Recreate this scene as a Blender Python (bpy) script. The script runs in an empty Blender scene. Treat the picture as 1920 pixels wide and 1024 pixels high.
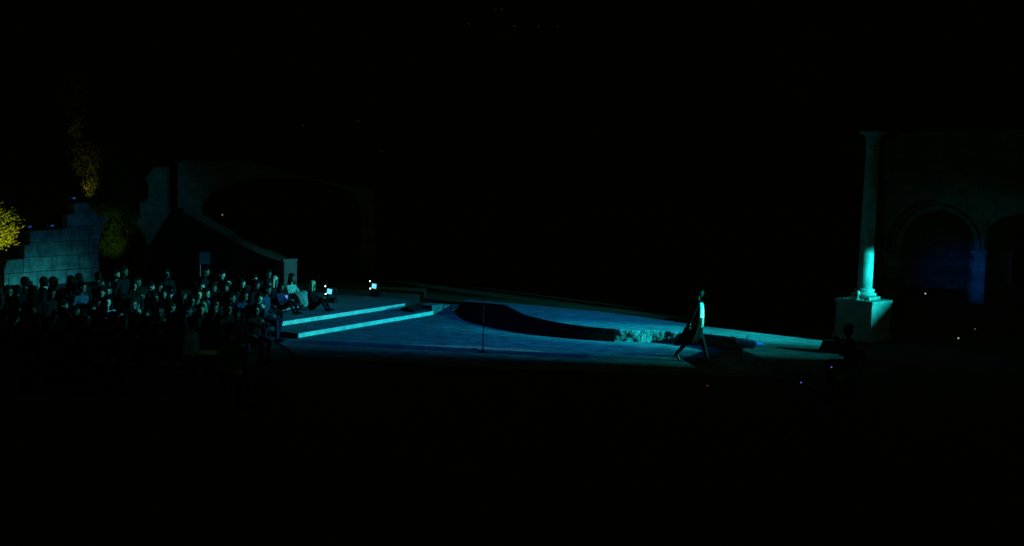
import bpy, bmesh, math, random
import numpy as np
from mathutils import Vector, Matrix
from mathutils.geometry import tessellate_polygon
random.seed(7); rng = np.random.default_rng(7)
R = math.radians
sc = bpy.context.scene
C = sc.collection

# ------------------------------------------------------------------ camera
CAM = Vector((0, 0, 4.2)); F_PX = 2000.0; PITCH = R(5.0); ROLL = R(1.7)
_F = Vector((0, math.cos(PITCH), -math.sin(PITCH)))
_R0 = Vector((1, 0, 0)); _U0 = _R0.cross(_F)
_R = _R0 * math.cos(ROLL) + _U0 * math.sin(ROLL)
_U = -_R0 * math.sin(ROLL) + _U0 * math.cos(ROLL)
cam = bpy.data.objects.new('camera', bpy.data.cameras.new('camera')); C.objects.link(cam)
cam.matrix_world = Matrix(((_R.x, _U.x, -_F.x, CAM.x), (_R.y, _U.y, -_F.y, CAM.y), (_R.z, _U.z, -_F.z, CAM.z), (0, 0, 0, 1)))
cam.data.sensor_width = 36; cam.data.lens = 36 * F_PX / 1920
cam.data.clip_start = .1; cam.data.clip_end = 3000
sc.camera = cam

def ray(px, py): return (_F + _R * ((px - 960) / F_PX) - _U * ((py - 512) / F_PX))
def G(px, py, z=0.0):                       # where the sight line meets the level z
    d = ray(px, py); return CAM + d * ((z - CAM.z) / d.z)
def P(px, py, Y):                           # where it meets the depth Y
    d = ray(px, py); return CAM + d * (Y / d.y)
def onplane(px, py, p0, n):
    d = ray(px, py); return CAM + d * ((p0 - CAM).dot(n) / d.dot(n))

# ------------------------------------------------------------------ night sky, lights, exposure
w = bpy.data.worlds.new('World'); sc.world = w; w.use_nodes = True
bg = w.node_tree.nodes['Background']; bg.inputs[0].default_value = (.5, 1.0, .15, 1); bg.inputs[1].default_value = .010
sc.view_settings.view_transform = 'Standard'; sc.view_settings.look = 'None'
sc.view_settings.exposure = 0; sc.view_settings.gamma = 1

def spot(name, loc, target, energy, color, cone, blend=.3, radius=.1):
    l = bpy.data.lights.new(name, 'SPOT'); l.energy = energy; l.color = color
    l.spot_size = R(cone); l.spot_blend = blend; l.shadow_soft_size = radius
    o = bpy.data.objects.new(name, l); C.objects.link(o); o.location = loc
    o.rotation_euler = (Vector(target) - Vector(loc)).to_track_quat('-Z', 'Y').to_euler()
    return o
TEAL = (.012, 1.0, .95); BLUE = (.0, .30, 1.0)
KEY = Vector((27, 22, 5.0))
def polar(az, el, d=10):                    # a direction away from the key lamp: az degrees away from -X towards +Y
    return Vector((-math.cos(R(az)) * math.cos(R(el)), math.sin(R(az)) * math.cos(R(el)), math.sin(R(el)))) * d
spot('key_spot', KEY, KEY + polar(16.25, -10.75), 33000, TEAL, 34, .2, .02)
spot('key_centre_fill', KEY, (7.0, 27.5, .3), 165000, (.012, 1.0, 1.08), 7.6, 1.0, .02)  # added second lamp brightening the middle of the key beam
spot('follow_spot', KEY + Vector((0, 0, 1)), (4.62, 25.3, 1.16), 60000, (.2, 1.0, .85), 2.0, .9, .02)
spot('column_key_spot', (25, 16.3, 5.2), P(1622, 512, 29.9), 27000, TEAL, 4.0, .5, .03)
SPILL = KEY + Vector((0, 1, 4))
spot('crowd_spill_fill', SPILL, SPILL + polar(12, -12), 62000, (.05, .92, 1.0), 32, .3, .03)  # added lamp standing in for the key's spill on the crowd
WASH = Vector((8.4, 28.5, 10.4))
spot('blue_wash_fill', WASH, (-.2, 29.0, 0), 6600, (.0, .22, 1.0), 54, 1.0, .14)  # added lamp that turns the stage floor blue
spot('blue_ruin_spot', (8, 22, 6), P(100, 450, 38), 1800, (.0, .38, 1.0), 13, .9, .2)
spot('blue_ruin_spot', (8, 22, 7), P(290, 390, 44), 650, (.0, .42, 1.0), 10, 1, .2)
spot('dim_teal_spot', (6, 24, 6), P(385, 375, 42), 230, (.0, .5, 1.0), 10, 1, .2)
spot('tree_uplight', P(6, 504, 42.2) , P(-6, 455, 44), 760, (.95, .88, .08), 75, 1, .2)
spot('tree_uplight', P(168, 404, 42.3), P(158, 290, 43.6), 130, (1, .75, .1), 40, 1, .1)
spot('shrub_uplight', P(222, 512, 40.2), P(205, 435, 43.2), 70, (.4, .9, .04), 40, 1, .1)
spot('pillar_fill', P(640, 470, 33), P(545, 505, 37), 160, (.1, .85, 1), 24, 1, .05)  # added lamp lifting the pillar, which the crowd spill hardly reaches
spot('column_spot', (24, 20, 1.0), P(1632, 400, 30.5), 220, (.0, .7, 1.0), 6, 1, .1)
spot('arch_blue_spot', P(1500, 520, 33), P(1833, 510, 40.5), 1500, (.0, .2, 1.0), 14, 1, .1)
spot('arch_teal_spot', (25, 33, 3.0), P(1800, 430, 41), 150, (.0, .9, .8), 24, 1, .2)
spot('ground_spill_spot', (22, 20, 4), G(1680, 665), 130, (.0, .8, 1.0), 20, 1, .3)

# ------------------------------------------------------------------ materials
M = {}
def mat(name, col, rough=.8, noise=0, nscale=6, bump=0, bscale=40, metal=0, spec=.3, emit=None, estr=0, brick=None, stretch=None, col2=None, mort=.28):
    m = bpy.data.materials.new(name); m.use_nodes = True; nt = m.node_tree; N = nt.nodes; L = nt.links
    b = N['Principled BSDF']; b.inputs['Roughness'].default_value = rough; b.inputs['Metallic'].default_value = metal
    b.inputs['Specular IOR Level'].default_value = spec
    b.inputs['Base Color'].default_value = (*col, 1)
    tc = N.new('ShaderNodeTexCoord'); mp = N.new('ShaderNodeMapping'); L.new(tc.outputs['Object'], mp.inputs[0])
    if stretch: mp.inputs['Scale'].default_value = stretch
    src = None; h = None
    if noise:
        n = N.new('ShaderNodeTexNoise'); n.inputs['Scale'].default_value = nscale; n.inputs['Detail'].default_value = 8; n.inputs['Roughness'].default_value = .65
        L.new(mp.outputs[0], n.inputs['Vector'])
        r = N.new('ShaderNodeValToRGB'); r.color_ramp.elements[0].position = .32; r.color_ramp.elements[1].position = .68
        c2 = col2 or tuple(c * (1 - noise) for c in col)
        r.color_ramp.elements[0].color = (*c2, 1); r.color_ramp.elements[1].color = (*tuple(min(1, c * (1 + noise * .5)) for c in col), 1)
        L.new(n.outputs['Fac'], r.inputs[0]); src = r.outputs[0]
    if brick:
        bw, bh = brick
        sx = N.new('ShaderNodeSeparateXYZ'); cx = N.new('ShaderNodeCombineXYZ'); L.new(tc.outputs['Object'], sx.inputs[0])
        L.new(sx.outputs[0], cx.inputs[0]); L.new(sx.outputs[2], cx.inputs[1])
        # a little wander so the joints are not ruled
        wn = N.new('ShaderNodeTexNoise'); wn.inputs['Scale'].default_value = 1.6; L.new(cx.outputs[0], wn.inputs['Vector'])
        va = N.new('ShaderNodeVectorMath'); va.operation = 'SCALE'; va.inputs['Scale'].default_value = .09; L.new(wn.outputs['Color'], va.inputs[0])
        vb = N.new('ShaderNodeVectorMath'); L.new(cx.outputs[0], vb.inputs[0]); L.new(va.outputs[0], vb.inputs[1])
        bt = N.new('ShaderNodeTexBrick'); bt.inputs['Scale'].default_value = 1; bt.inputs['Brick Width'].default_value = bw
        bt.inputs['Row Height'].default_value = bh; bt.inputs['Mortar Size'].default_value = .022; bt.inputs['Mortar Smooth'].default_value = .5
        bt.inputs['Color1'].default_value = (1, 1, 1, 1); bt.inputs['Color2'].default_value = (.68, .68, .68, 1); bt.inputs['Mortar'].default_value = (*[mort] * 3, 1)
        L.new(vb.outputs[0], bt.inputs['Vector'])
        mx = N.new('ShaderNodeMix'); mx.data_type = 'RGBA'; mx.blend_type = 'MULTIPLY'; mx.inputs[0].default_value = 1
        if src: L.new(src, mx.inputs[6])
        else: mx.inputs[6].default_value = (*col, 1)
        L.new(bt.outputs['Color'], mx.inputs[7]); src = mx.outputs[2]
    if src: L.new(src, b.inputs['Base Color'])
    if bump:
        n2 = N.new('ShaderNodeTexNoise'); n2.inputs['Scale'].default_value = bscale; n2.inputs['Detail'].default_value = 6
        L.new(mp.outputs[0], n2.inputs['Vector'])
        bp = N.new('ShaderNodeBump'); bp.inputs['Strength'].default_value = 1; bp.inputs['Distance'].default_value = bump
        L.new(n2.outputs['Fac'], bp.inputs['Height']); L.new(bp.outputs[0], b.inputs['Normal'])
    if emit:
        b.inputs['Emission Color'].default_value = (*emit, 1); b.inputs['Emission Strength'].default_value = estr
    M[name] = m; return m
mat('hill_scrub', (.06, .055, .035), 1, .4, .05)
mat('earth', (.034, .034, .028), .95, .5, 1.2, .01, 20)
mat('stage_stone', (.115, .115, .12), .85, .75, 3.2, .02, 22, stretch=(.6, 1.2, 1))
mat('platform_stone', (.12, .12, .125), .85, .7, 3.4, .02, 22, stretch=(.6, 1.2, 1))
mat('step_paint', (.7, .72, .6), .7, .3, 3.5, .004, 30)
mat('step_tread', (.12, .12, .12), .85, .4, 2.4, .01, 18)
mat('rough_rock', (.165, .165, .16), .95, .6, 9, .03, 16)
mat('bank_shade', (.004, .005, .004), 1, .5, 5, .03, 12, spec=0)
mat('blocks', (.33, .33, .31), .9, .7, 2.4, .012, 12, brick=(1.15, .52))
mat('small_blocks', (.26, .27, .26), .9, .4, 2.2, .012, 14, brick=(.7, .34), mort=.6)
mat('arch_blocks', (.2, .21, .2), .9, .5, 2.2, .02, 9, brick=(.9, .42), mort=.5)
mat('marble', (.44, .46, .44), .5, .35, 2.6, .004, 9, col2=(.22, .26, .25))
mat('pedestal_stone', (.36, .37, .36), .8, .3, 4, .006, 20)
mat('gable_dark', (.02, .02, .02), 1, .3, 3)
mat('red_brick', (.10, .022, .016), .9, .4, 5, .01, 20)
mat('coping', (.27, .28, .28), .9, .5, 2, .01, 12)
mat('black_metal', (.015, .015, .016), .45, metal=.3, spec=.5)
mat('grey_metal', (.12, .12, .13), .4, metal=.6, spec=.5)
mat('metal_blue_lit', (.10, .3, 1.0), .35, .2, 20, spec=.6)  # blue light on the tube is put into its colour
mat('black_cloth', (.012, .012, .013), .95, spec=.1)
mat('black_case', (.012, .012, .012), .7, .3, 30, spec=.25)
mat('skin', (.50, .34, .27), .6, .12, 30, spec=.3)
mat('skin_brown_dim', (.20, .13, .10), .6, .12, 30, spec=.3)
mat('skin_shade', (.12, .08, .06), .6, .12, 30, spec=.3)  # darker skins: partly variety, partly standing in for faces out of the light
mat('eye_dark', (.02, .015, .012), .4)
mat('lip', (.30, .10, .09), .5)
mat('hair_black', (.004, .003, .003), .9, .4, 60, .004, 90, spec=.05)
mat('hair_brown', (.014, .008, .005), .9, .4, 60, .004, 90, spec=.05)
mat('hair_blond', (.50, .42, .26), .55, .4, 60, .004, 90)
mat('hair_grey', (.25, .25, .25), .6, .3, 60, .004, 90)
mat('cloth_black', (.006, .006, .007), .95, .3, 20, spec=.1)
mat('cloth_navy', (.02, .025, .06), .9, .3, 20, spec=.1)
mat('cloth_grey', (.05, .055, .06), .9, .3, 14, spec=.1)
mat('cloth_white', (.22, .23, .26), .9, .2, 14, spec=.1)
mat('cloth_blue', (.03, .045, .08), .9, .3, 14, spec=.1)
mat('sign_blue', (.008, .014, .03), .8)
mat('cloth_green', (.08, .14, .08), .9, .3, 14, spec=.1)
mat('cloth_red', (.14, .03, .03), .9, .3, 14, spec=.1)
mat('cloth_print', (.28, .32, .40), .9, .9, 24, spec=.1)
mat('lace', (.30, .42, .34), .85, .95, 34, .004, 60, col2=(.02, .04, .03))
mat('satin', (.82, .92, .86), .3, .35, 9, .02, 14, spec=.7)
mat('satin_green', (.36, .6, .46), .35, .95, 12, .01, 20, spec=.6)
mat('coat_shade', (.007, .011, .009), .85, .3, 9, .01, 20, spec=.1)
mat('trouser_dark', (.008, .011, .013), .8, .3, 20, spec=.15)
mat('shoe_lit', (.4, .42, .42), .35, spec=.6)
mat('bracelet_gold', (.8, .6, .25), .3, metal=1)
mat('leaf_yellow', (.12, .15, .02), .7, .5, 2.5, spec=.2)
mat('leaf_dark', (.055, .075, .02), .8, .5, 2, spec=.2)
mat('bark', (.07, .05, .035), .95, .5, 8, .02, 20)
mat('white_plate', (.5, .52, .54), .4, spec=.5)
def emat(n, c, s): return mat(n, (0, 0, 0), .5, emit=c, estr=s)
emat('led_white', (.85, .9, 1), 6); emat('led_violet', (.22, .2, 1), .8); emat('led_warm', (1, .95, .85), .5)
emat('lens_cyan', (.16, .8, .95), 1.1); emat('lens_blue', (.12, .35, 1.0), 1.2); emat('led_dim', (1, .95, .7), .02); emat('led_faint', (1, .95, .7), .15)
emat('led_red', (1, .2, .1), .10); emat('phone_glow', (.5, .9, 1), .35); emat('lamp_blue', (.03, .09, .35), .35)

# ------------------------------------------------------------------ mesh helpers
class MB:
    def __init__(s): s.v = []; s.f = []; s.mi = []; s.cur = 0
    def add(s, vs, fs, mi=None):
        o = len(s.v); s.v += [tuple(v) for v in vs]; s.f += [tuple(i + o for i in f) for f in fs]
        s.mi += [s.cur if mi is None else mi] * len(fs)
    def box(s, c, size, rz=0, tap=1, rot=None):
        c = Vector(c); hx, hy, hz = [k / 2 for k in size]; vs = []
        q = rot or Matrix.Rotation(rz, 3, 'Z')
        for z, t in ((-hz, 1), (hz, tap)):
            for x, y in ((-hx, -hy), (hx, -hy), (hx, hy), (-hx, hy)): vs.append(c + q @ Vector((x * t, y * t, z)))
        s.add(vs, [(3, 2, 1, 0), (4, 5, 6, 7), (0, 1, 5, 4), (1, 2, 6, 5), (2, 3, 7, 6), (3, 0, 4, 7)])
    def prism(s, pts, z0, z1):
        n = len(pts); vs = [(p[0], p[1], z0) for p in pts] + [(p[0], p[1], z1) for p in pts]
        tri = tessellate_polygon([[Vector((p[0], p[1], 0)) for p in pts]])
        area = sum(pts[i][0] * pts[(i + 1) % n][1] - pts[(i + 1) % n][0] * pts[i][1] for i in range(n))
        fs = []
        for t in tri:
            a, b, c = t; cr = (pts[b][0] - pts[a][0]) * (pts[c][1] - pts[a][1]) - (pts[b][1] - pts[a][1]) * (pts[c][0] - pts[a][0])
            if cr < 0: b, c = c, b
            fs += [(a + n, b + n, c + n), (c, b, a)]
        for i in range(n):
            j = (i + 1) % n
            fs.append((i, j, j + n, i + n) if area > 0 else (j, i, i + n, j + n))
        s.add(vs, fs)
    def tube(s, pts, rad, seg=10):
        pts = [Vector(p) for p in pts]; rads = rad if isinstance(rad, (list, tuple)) else [rad] * len(pts)
        vs = []; fs = []
        for i, p in enumerate(pts):
            d = (pts[min(i + 1, len(pts) - 1)] - pts[max(i - 1, 0)]).normalized()
            a = d.orthogonal().normalized() if i == 0 else (pa - d * pa.dot(d)).normalized()
            pa = a; b = d.cross(a)
            for k in range(seg):
                t = 2 * math.pi * k / seg; vs.append(p + (a * math.cos(t) + b * math.sin(t)) * rads[i])
        for i in range(len(pts) - 1):
            for k in range(seg):
                k2 = (k + 1) % seg; fs.append((i * seg + k, i * seg + k2, (i + 1) * seg + k2, (i + 1) * seg + k))
        fs.append(tuple(range(seg))[::-1]); fs.append(tuple((len(pts) - 1) * seg + k for k in range(seg)))
        s.add(vs, fs)
    def lathe(s, prof, c=(0, 0, 0), seg=28):
        s.tube_rings([[(c[0] + r * math.cos(2 * math.pi * k / seg), c[1] + r * math.sin(2 * math.pi * k / seg), c[2] + z) for k in range(seg)] for r, z in prof])
    def tube_rings(s, rings, cap=True):
        seg = len(rings[0]); vs = [v for r in rings for v in r]; fs = []
        for i in range(len(rings) - 1):
            for k in range(seg):
                k2 = (k + 1) % seg; fs.append((i * seg + k, i * seg + k2, (i + 1) * seg + k2, (i + 1) * seg + k))
        if cap: fs.append(tuple(range(seg))[::-1]); fs.append(tuple((len(rings) - 1) * seg + k for k in range(seg)))
        s.add(vs, fs)
    def ball(s, c, r, nu=12, nv=8, rot=None):
        r = (r, r, r) if not isinstance(r, (tuple, list)) else r; vs = []; fs = []; c = Vector(c)
        for j in range(1, nv):
            for i in range(nu):
                a = 2 * math.pi * i / nu; b = math.pi * j / nv
                p = Vector((r[0] * math.sin(b) * math.cos(a), r[1] * math.sin(b) * math.sin(a), r[2] * math.cos(b)))
                vs.append(c + (rot @ p if rot else p))
        for z in (1, -1):
            p = Vector((0, 0, z * r[2])); vs.append(c + (rot @ p if rot else p))
        t = len(vs) - 2
        for j in range(nv - 2):
            for i in range(nu):
                i2 = (i + 1) % nu; fs.append((j * nu + i, (j + 1) * nu + i, (j + 1) * nu + i2, j * nu + i2))
        for i in range(nu):
            i2 = (i + 1) % nu; fs.append((t, i, i2)); fs.append((t + 1, (nv - 2) * nu + i2, (nv - 2) * nu + i))
        s.add(vs, fs)
    def cap(s, a, b, ra, rb, seg=10):          # tapered capsule
        a = Vector(a); b = Vector(b); d = (b - a); L = d.length; d = d / L if L > 1e-6 else Vector((0, 0, 1))
        x = d.orthogonal().normalized(); y = d.cross(x); rings = []
        prof = [(ra * math.cos(t), -ra * math.sin(t)) for t in (1.45, 1.0, .5)] + [(ra, 0), (rb, L)] + [(rb * math.cos(t), L + rb * math.sin(t)) for t in (.5, 1.0, 1.45)]
        for r, z in prof: rings.append([a + d * z + (x * math.cos(2 * math.pi * k / seg) + y * math.sin(2 * math.pi * k / seg)) * r for k in range(seg)])
        s.tube_rings(rings)
    def build(s, name, m, parent=None, smooth=False, bevel=0, origin=None):
        me = bpy.data.meshes.new(name)
        vs = s.v if origin is None else [tuple(Vector(v) - Vector(origin)) for v in s.v]
        me.from_pydata(vs, [], s.f); me.update()
        for k in (m if isinstance(m, (list, tuple)) else [m]): me.materials.append(M[k])
        if isinstance(m, (list, tuple)): me.polygons.foreach_set('material_index', s.mi)
        if smooth: me.polygons.foreach_set('use_smooth', [True] * len(me.polygons))
        o = bpy.data.objects.new(name, me); C.objects.link(o)
        if origin is not None: o.location = origin
        if parent: o.parent = parent
        if bevel:
            b = o.modifiers.new('bevel', 'BEVEL'); b.width = bevel; b.segments = 2; b.limit_method = 'ANGLE'
        return o
def tag(o, label=None, cat=None, group=None, kind=None):
    if label: o['label'] = label
    if cat: o['category'] = cat
    if group: o['group'] = group
    if kind: o['kind'] = kind
    return o
def empty(name, loc, rz=0, label=None, cat=None, group=None):
    o = bpy.data.objects.new(name, None); C.objects.link(o); o.location = loc; o.rotation_euler = (0, 0, rz); o.empty_display_size = .2
    return tag(o, label, cat, group)
def copy_tree(o, parent=None):
    c = o.copy(); C.objects.link(c)
    if parent: c.parent = parent
    for ch in [x for x in bpy.data.objects if x.parent == o]: copy_tree(ch, c)
    return c

# ------------------------------------------------------------------ ground and stage
def grid_sheet(name, x0, x1, y0, y1, z, m, n=1, amp=0):
    mb = MB(); vs = []; fs = []
    for j in range(n + 1):
        for i in range(n + 1): vs.append((x0 + (x1 - x0) * i / n, y0 + (y1 - y0) * j / n, z))
    for j in range(n):
        for i in range(n): a = j * (n + 1) + i; fs.append((a, a + 1, a + n + 2, a + n + 1))
    mb.add(vs, fs); return mb.build(name, m)
tag(grid_sheet('ground', -600, 600, -200, 1500, -.02, 'earth'), kind='structure')
fl = [G(520, 640), G(559, 634), G(809, 590.5), G(846, 584), G(880, 575), G(1180, 620), G(1420, 660), G(1600, 704), G(1500, 708), G(1300, 704), G(900, 690), G(560, 668)]
mb = MB(); mb.prism([(p.x, p.y) for p in fl], -.018, 0); tag(mb.build('stage_floor', 'stage_stone'), kind='structure')

Z1 = .31
top = [(872, 566), (890, 567), (915, 569), (945, 572), (957, 577), (986, 591), (1027, 601), (1061, 607.5), (1104, 613.2), (1152, 617.2), (1200, 619.5), (1236, 620.8), (1318, 626), (1371, 632.5), (1400, 636), (1425, 641), (1392, 656), (1440, 676), (1500, 694), (1566, 716)]
bot = [(852, 586), (863, 597), (882, 605), (902, 610), (923, 615), (965, 623), (1007, 629), (1048, 633), (1090, 637), (1152, 641), (1194, 643), (1240, 645), (1318, 652), (1371, 660), (1400, 664)]
# smooth the curved run
def densify(pts, n=6):
    out = []
    for i in range(len(pts) - 1):
        p0 = pts[max(i - 1, 0)]; p1 = pts[i]; p2 = pts[i + 1]; p3 = pts[min(i + 2, len(pts) - 1)]
        for k in range(n):
            t = k / n
            out.append(tuple(.5 * ((2 * p1[c]) + (-p0[c] + p2[c]) * t + (2 * p0[c] - 5 * p1[c] + 4 * p2[c] - p3[c]) * t * t + (-p0[c] + 3 * p1[c] - 3 * p2[c] + p3[c]) * t ** 3) for c in (0, 1)))
    out.append(pts[-1]); return out
curve = [tuple(G(*p, Z1).xy) for p in densify(top[:15], 5)]
rest = [tuple(G(*p, Z1).xy) for p in top[15:]]
back = [(1600, 700), (1580, 650), (1544, 639), (1460, 629), (1411, 623), (1317, 611.5), (1236, 599), (1132, 585), (1027, 575), (957, 568.5), (890, 563), (873, 562)]
ppoly = curve + rest + [tuple(G(*p, Z1).xy) for p in back]
mb = MB(); mb.prism(ppoly, .0, Z1); pl = tag(mb.build('platform', 'platform_stone'), kind='structure')
# rough stone facing along the curved front, displaced for real
def facing(name, pts, z0, z1, m, amp, nz=8, step=.035, label=None, cat=None):
    P2 = [Vector(p) for p in pts]; ss = [P2[0]]
    for a, b in zip(P2[:-1], P2[1:]):
        n = max(1, int((b - a).length / step))
        for k in range(1, n + 1): ss.append(a.lerp(b, k / n))
    from mathutils import noise as mn
    vs = []; fs = []
    for i, p in enumerate(ss):
        d = (ss[min(i + 1, len(ss) - 1)] - ss[max(i - 1, 0)]).normalized(); nrm = Vector((d.y, -d.x))
        for k in range(nz + 1):
            z = z0 + (z1 - z0) * k / nz
            q = Vector((p.x * 5, p.y * 5, z * 7))
            h = amp * (.55 + mn.fractal(q, .9, 2.1, 4) * .9) 
            if k == nz: vs.append((p.x + nrm.x * h, p.y + nrm.y * h, z + .006))
            else: vs.append((p.x + nrm.x * (h + .01), p.y + nrm.y * (h + .01), z))
        vs.append((p.x - nrm.x * .05, p.y - nrm.y * .05, z1 + .006))
    w_ = nz + 2
    for i in range(len(ss) - 1):
        for k in range(nz + 1): a = i * w_ + k; fs.append((a, a + w_, a + w_ + 1, a + 1))
    mb = MB(); mb.add(vs, fs); return mb.build(name, m, smooth=True)
fpts = [tuple(G(*p, Z1).xy) for p in densify(top[8:16], 5)]
# which way does the face look: outward must point at the camera
f = facing('stone_facing', fpts, 0, Z1, 'rough_rock', .03)
tag(f, 'rough stone facing along the front edge of the curved stage platform', 'stone facing')
# bank between the platform's edge and the floor, shade put into its colour
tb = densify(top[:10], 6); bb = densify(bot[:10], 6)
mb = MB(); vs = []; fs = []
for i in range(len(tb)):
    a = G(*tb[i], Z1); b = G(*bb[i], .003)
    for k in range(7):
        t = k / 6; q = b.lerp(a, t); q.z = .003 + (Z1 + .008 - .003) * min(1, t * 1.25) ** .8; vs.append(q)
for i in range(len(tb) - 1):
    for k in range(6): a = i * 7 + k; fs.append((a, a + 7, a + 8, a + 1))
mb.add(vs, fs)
tag(mb.build('bank', 'bank_shade', smooth=True), 'curved bank, coloured near black for shade, sloping up from blue floor to the stage platform', 'bank')

# left steps: two pale risers
S = .11
def dirn(a, b): d = (b - a); d.z = 0; return d.normalized()
a0 = G(559, 633.5); b0 = G(812, 590); dd = dirn(a0, b0); nn = Vector((-dd.y, dd.x, 0))
a1 = G(515, 613, S); b1 = G(759, 575.5, S); dd1 = dirn(a1, b1); nn1 = Vector((-dd1.y, dd1.x, 0))
mb = MB(); q = [a0, b0, b0 + nn * 1.3, b1 + nn1 * .6, a1 + nn1 * .6, a0 + nn * .9]
mb.prism([(p.x, p.y) for p in q], -.015, S)
st = tag(mb.build('lower_step', 'step_tread'), 'wide lower step with glowing pale riser at edge of blue floor', 'step')
def riser(parent, a, b, z0, z1):
    d = dirn(a, b); n = Vector((d.y, -d.x, 0)) * .012; mb = MB()
    L_ = (b - a).length; k = 4
    for i in range(k):
        p = a + d * (L_ * i / k + (.004 if i else 0)); r = a + d * (L_ * (i + 1) / k)
        m_ = (p + r) / 2 + n * .5
        mb.box((m_.x, m_.y, (z0 + z1) / 2 + .001), ((r - p).length - .004, .012, z1 - z0 + .002), math.atan2(d.y, d.x))
    return mb.build('riser', 'step_paint', parent)
riser(st, a0, b0, .0, S)
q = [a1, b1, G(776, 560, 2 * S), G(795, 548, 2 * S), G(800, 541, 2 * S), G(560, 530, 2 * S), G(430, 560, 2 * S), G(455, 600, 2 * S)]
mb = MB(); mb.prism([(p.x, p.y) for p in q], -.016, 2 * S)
mb.mi = [0 if len(f_) == 3 else 1 for f_ in mb.f]  # side faces coloured dark in place of shade
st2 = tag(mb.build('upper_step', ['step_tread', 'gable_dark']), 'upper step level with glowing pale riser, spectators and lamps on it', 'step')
riser(st2, a1, b1, S, 2 * S)
# stone blocks at the meeting of steps and platform
bl = []
for (pa, pb, h, lab) in (((810, 589.6), (831, 586.4), .27, 'taller rough stone block at right end of the pale steps'),
                    ((832.5, 586), (844, 584.2), .22, 'lower narrow stone block beside the taller one at the steps')):
    A = G(*pa); B = G(*pb); d = dirn(A, B); n = Vector((-d.y, d.x, 0))
    mb = MB(); m_ = (A + B) / 2 + n * .25; mb.box((m_.x, m_.y, h / 2), ((B - A).length, .5, h), math.atan2(d.y, d.x))
    tag(mb.build('stone_block', 'rough_rock', bevel=.015), lab, 'stone block')
for i, (px, lab) in enumerate(((848, 'first of three little upright stone posts by the block'), (852, 'middle little upright stone post by the block'), (856, 'last little upright stone post before the dark bank'))):
    A = G(px, 583.5 - i * .3); mb = MB(); mb.lathe([(.026, 0), (.03, .02), (.022, .05), (.022, .15), (.03, .18), (.026, .2)], A, 10)
    tag(mb.build('stone_post', 'pedestal_stone', smooth=True), lab, 'post', 'little stone posts by the steps')
# low bench edge at the front of the spectators
A = G(478, 592, .34); B = G(597, 566, .34); d = dirn(A, B)
bench = empty('low_bench', ((A + B) / 2 - Vector((0, 0, .34))), math.atan2(d.y, d.x), 'long low bench with thin pale front edge where front spectators sit', 'bench')
L_ = (B - A).length
mb = MB(); mb.box((0, .2, .32), (L_, .42, .05)); mb.build('seat', 'coping', bench, bevel=.006)
for k in (-.42, 0, .42):
    mb = MB(); mb.box((k * L_, .2, .15), (.1, .34, .289)); mb.build('leg', 'gable_dark', bench)

# ------------------------------------------------------------------ vertical walls from outlines
def wall_plane(px, py, Y, theta):
    p0 = P(px, py, Y); t = R(theta); u = Vector((math.cos(t), math.sin(t), 0)); n = Vector((math.sin(t), -math.cos(t), 0))
    return p0, u, n, t
def facade(name, outline, plane, thick, m, parent=None, off=0, origin_z=0):
    p0, u, n, t = plane; o3 = Vector((p0.x, p0.y, 0)) + n * off; pts = []
    for px, py in outline:
        if py == 'g': q = onplane(px, 500, p0 + n * off, n); pts.append(((q - o3).dot(u), -.02))
        else: q = onplane(px, py, p0 + n * off, n); pts.append(((q - o3).dot(u), max(-.02, q.z)))
    mb = MB(); nP = len(pts)
    tri = tessellate_polygon([[Vector((a, b, 0)) for a, b in pts]])
    vs = [(a, 0, b) for a, b in pts] + [(a, thick, b) for a, b in pts]; fs = []
    for a, b, c in tri:
        cr = (pts[b][0] - pts[a][0]) * (pts[c][1] - pts[a][1]) - (pts[b][1] - pts[a][1]) * (pts[c][0] - pts[a][0])
        if cr < 0: b, c = c, b
        fs += [(a, b, c), (c + nP, b + nP, a + nP)]
    area = sum(pts[i][0] * pts[(i + 1) % nP][1] - pts[(i + 1) % nP][0] * pts[i][1] for i in range(nP))
    for i in range(nP):
        j = (i + 1) % nP; fs.append((j, i, i + nP, j + nP) if area > 0 else (i, j, j + nP, i + nP))
    mb.add(vs, fs); o = mb.build(name, m, parent); o.location = o3; o.rotation_euler = (0, 0, t)
    return o
# ruined block wall at the left
pw = wall_plane(100, 480, 38, 60)
arc1 = [(186, 500), (184, 480), (185, 460), (189, 440), (195, 422), (200, 412)]
ruin = facade('ruined_wall', [(8, 'g'), (8, 506), (14, 489), (46, 486), (46, 461), (57, 459), (56, 434), (98, 432), (126, 429), (127, 404), (140, 402), (139, 386), (150, 380), (163, 380), (173, 390), (180, 403), (200, 404), (200, 412)] + arc1[::-1][1:] + [(186, 'g')], pw, .3, 'blocks')
tag(ruin, 'blue lit ruined wall of big pale blocks with a stepped broken top', 'ruined wall')
# carved arch moulding on it
def arch_band(name, centre, r0, r1, a0_, a1_, plane, proud, m, parent=None, n=24, ry=1.0):
    out = []
    for k in range(n + 1):
        t = R(a0_ + (a1_ - a0_) * k / n); out.append((centre[0] + r1 * math.cos(t), centre[1] - r1 * ry * math.sin(t)))
    for k in range(n, -1, -1):
        t = R(a0_ + (a1_ - a0_) * k / n); out.append((centre[0] + r0 * math.cos(t), centre[1] - r0 * ry * math.sin(t)))
    return facade(name, out, plane, proud + .1, m, parent, off=proud)
o = arch_band('arch_moulding', (205, 465), 32, 38, 118, 200, pw, .06, 'blocks', ry=1.7)
bpy.context.view_layer.update(); mw = o.matrix_world.copy(); o.parent = ruin; o.matrix_parent_inverse = ruin.matrix_world.inverted(); o.matrix_world = mw
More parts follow.
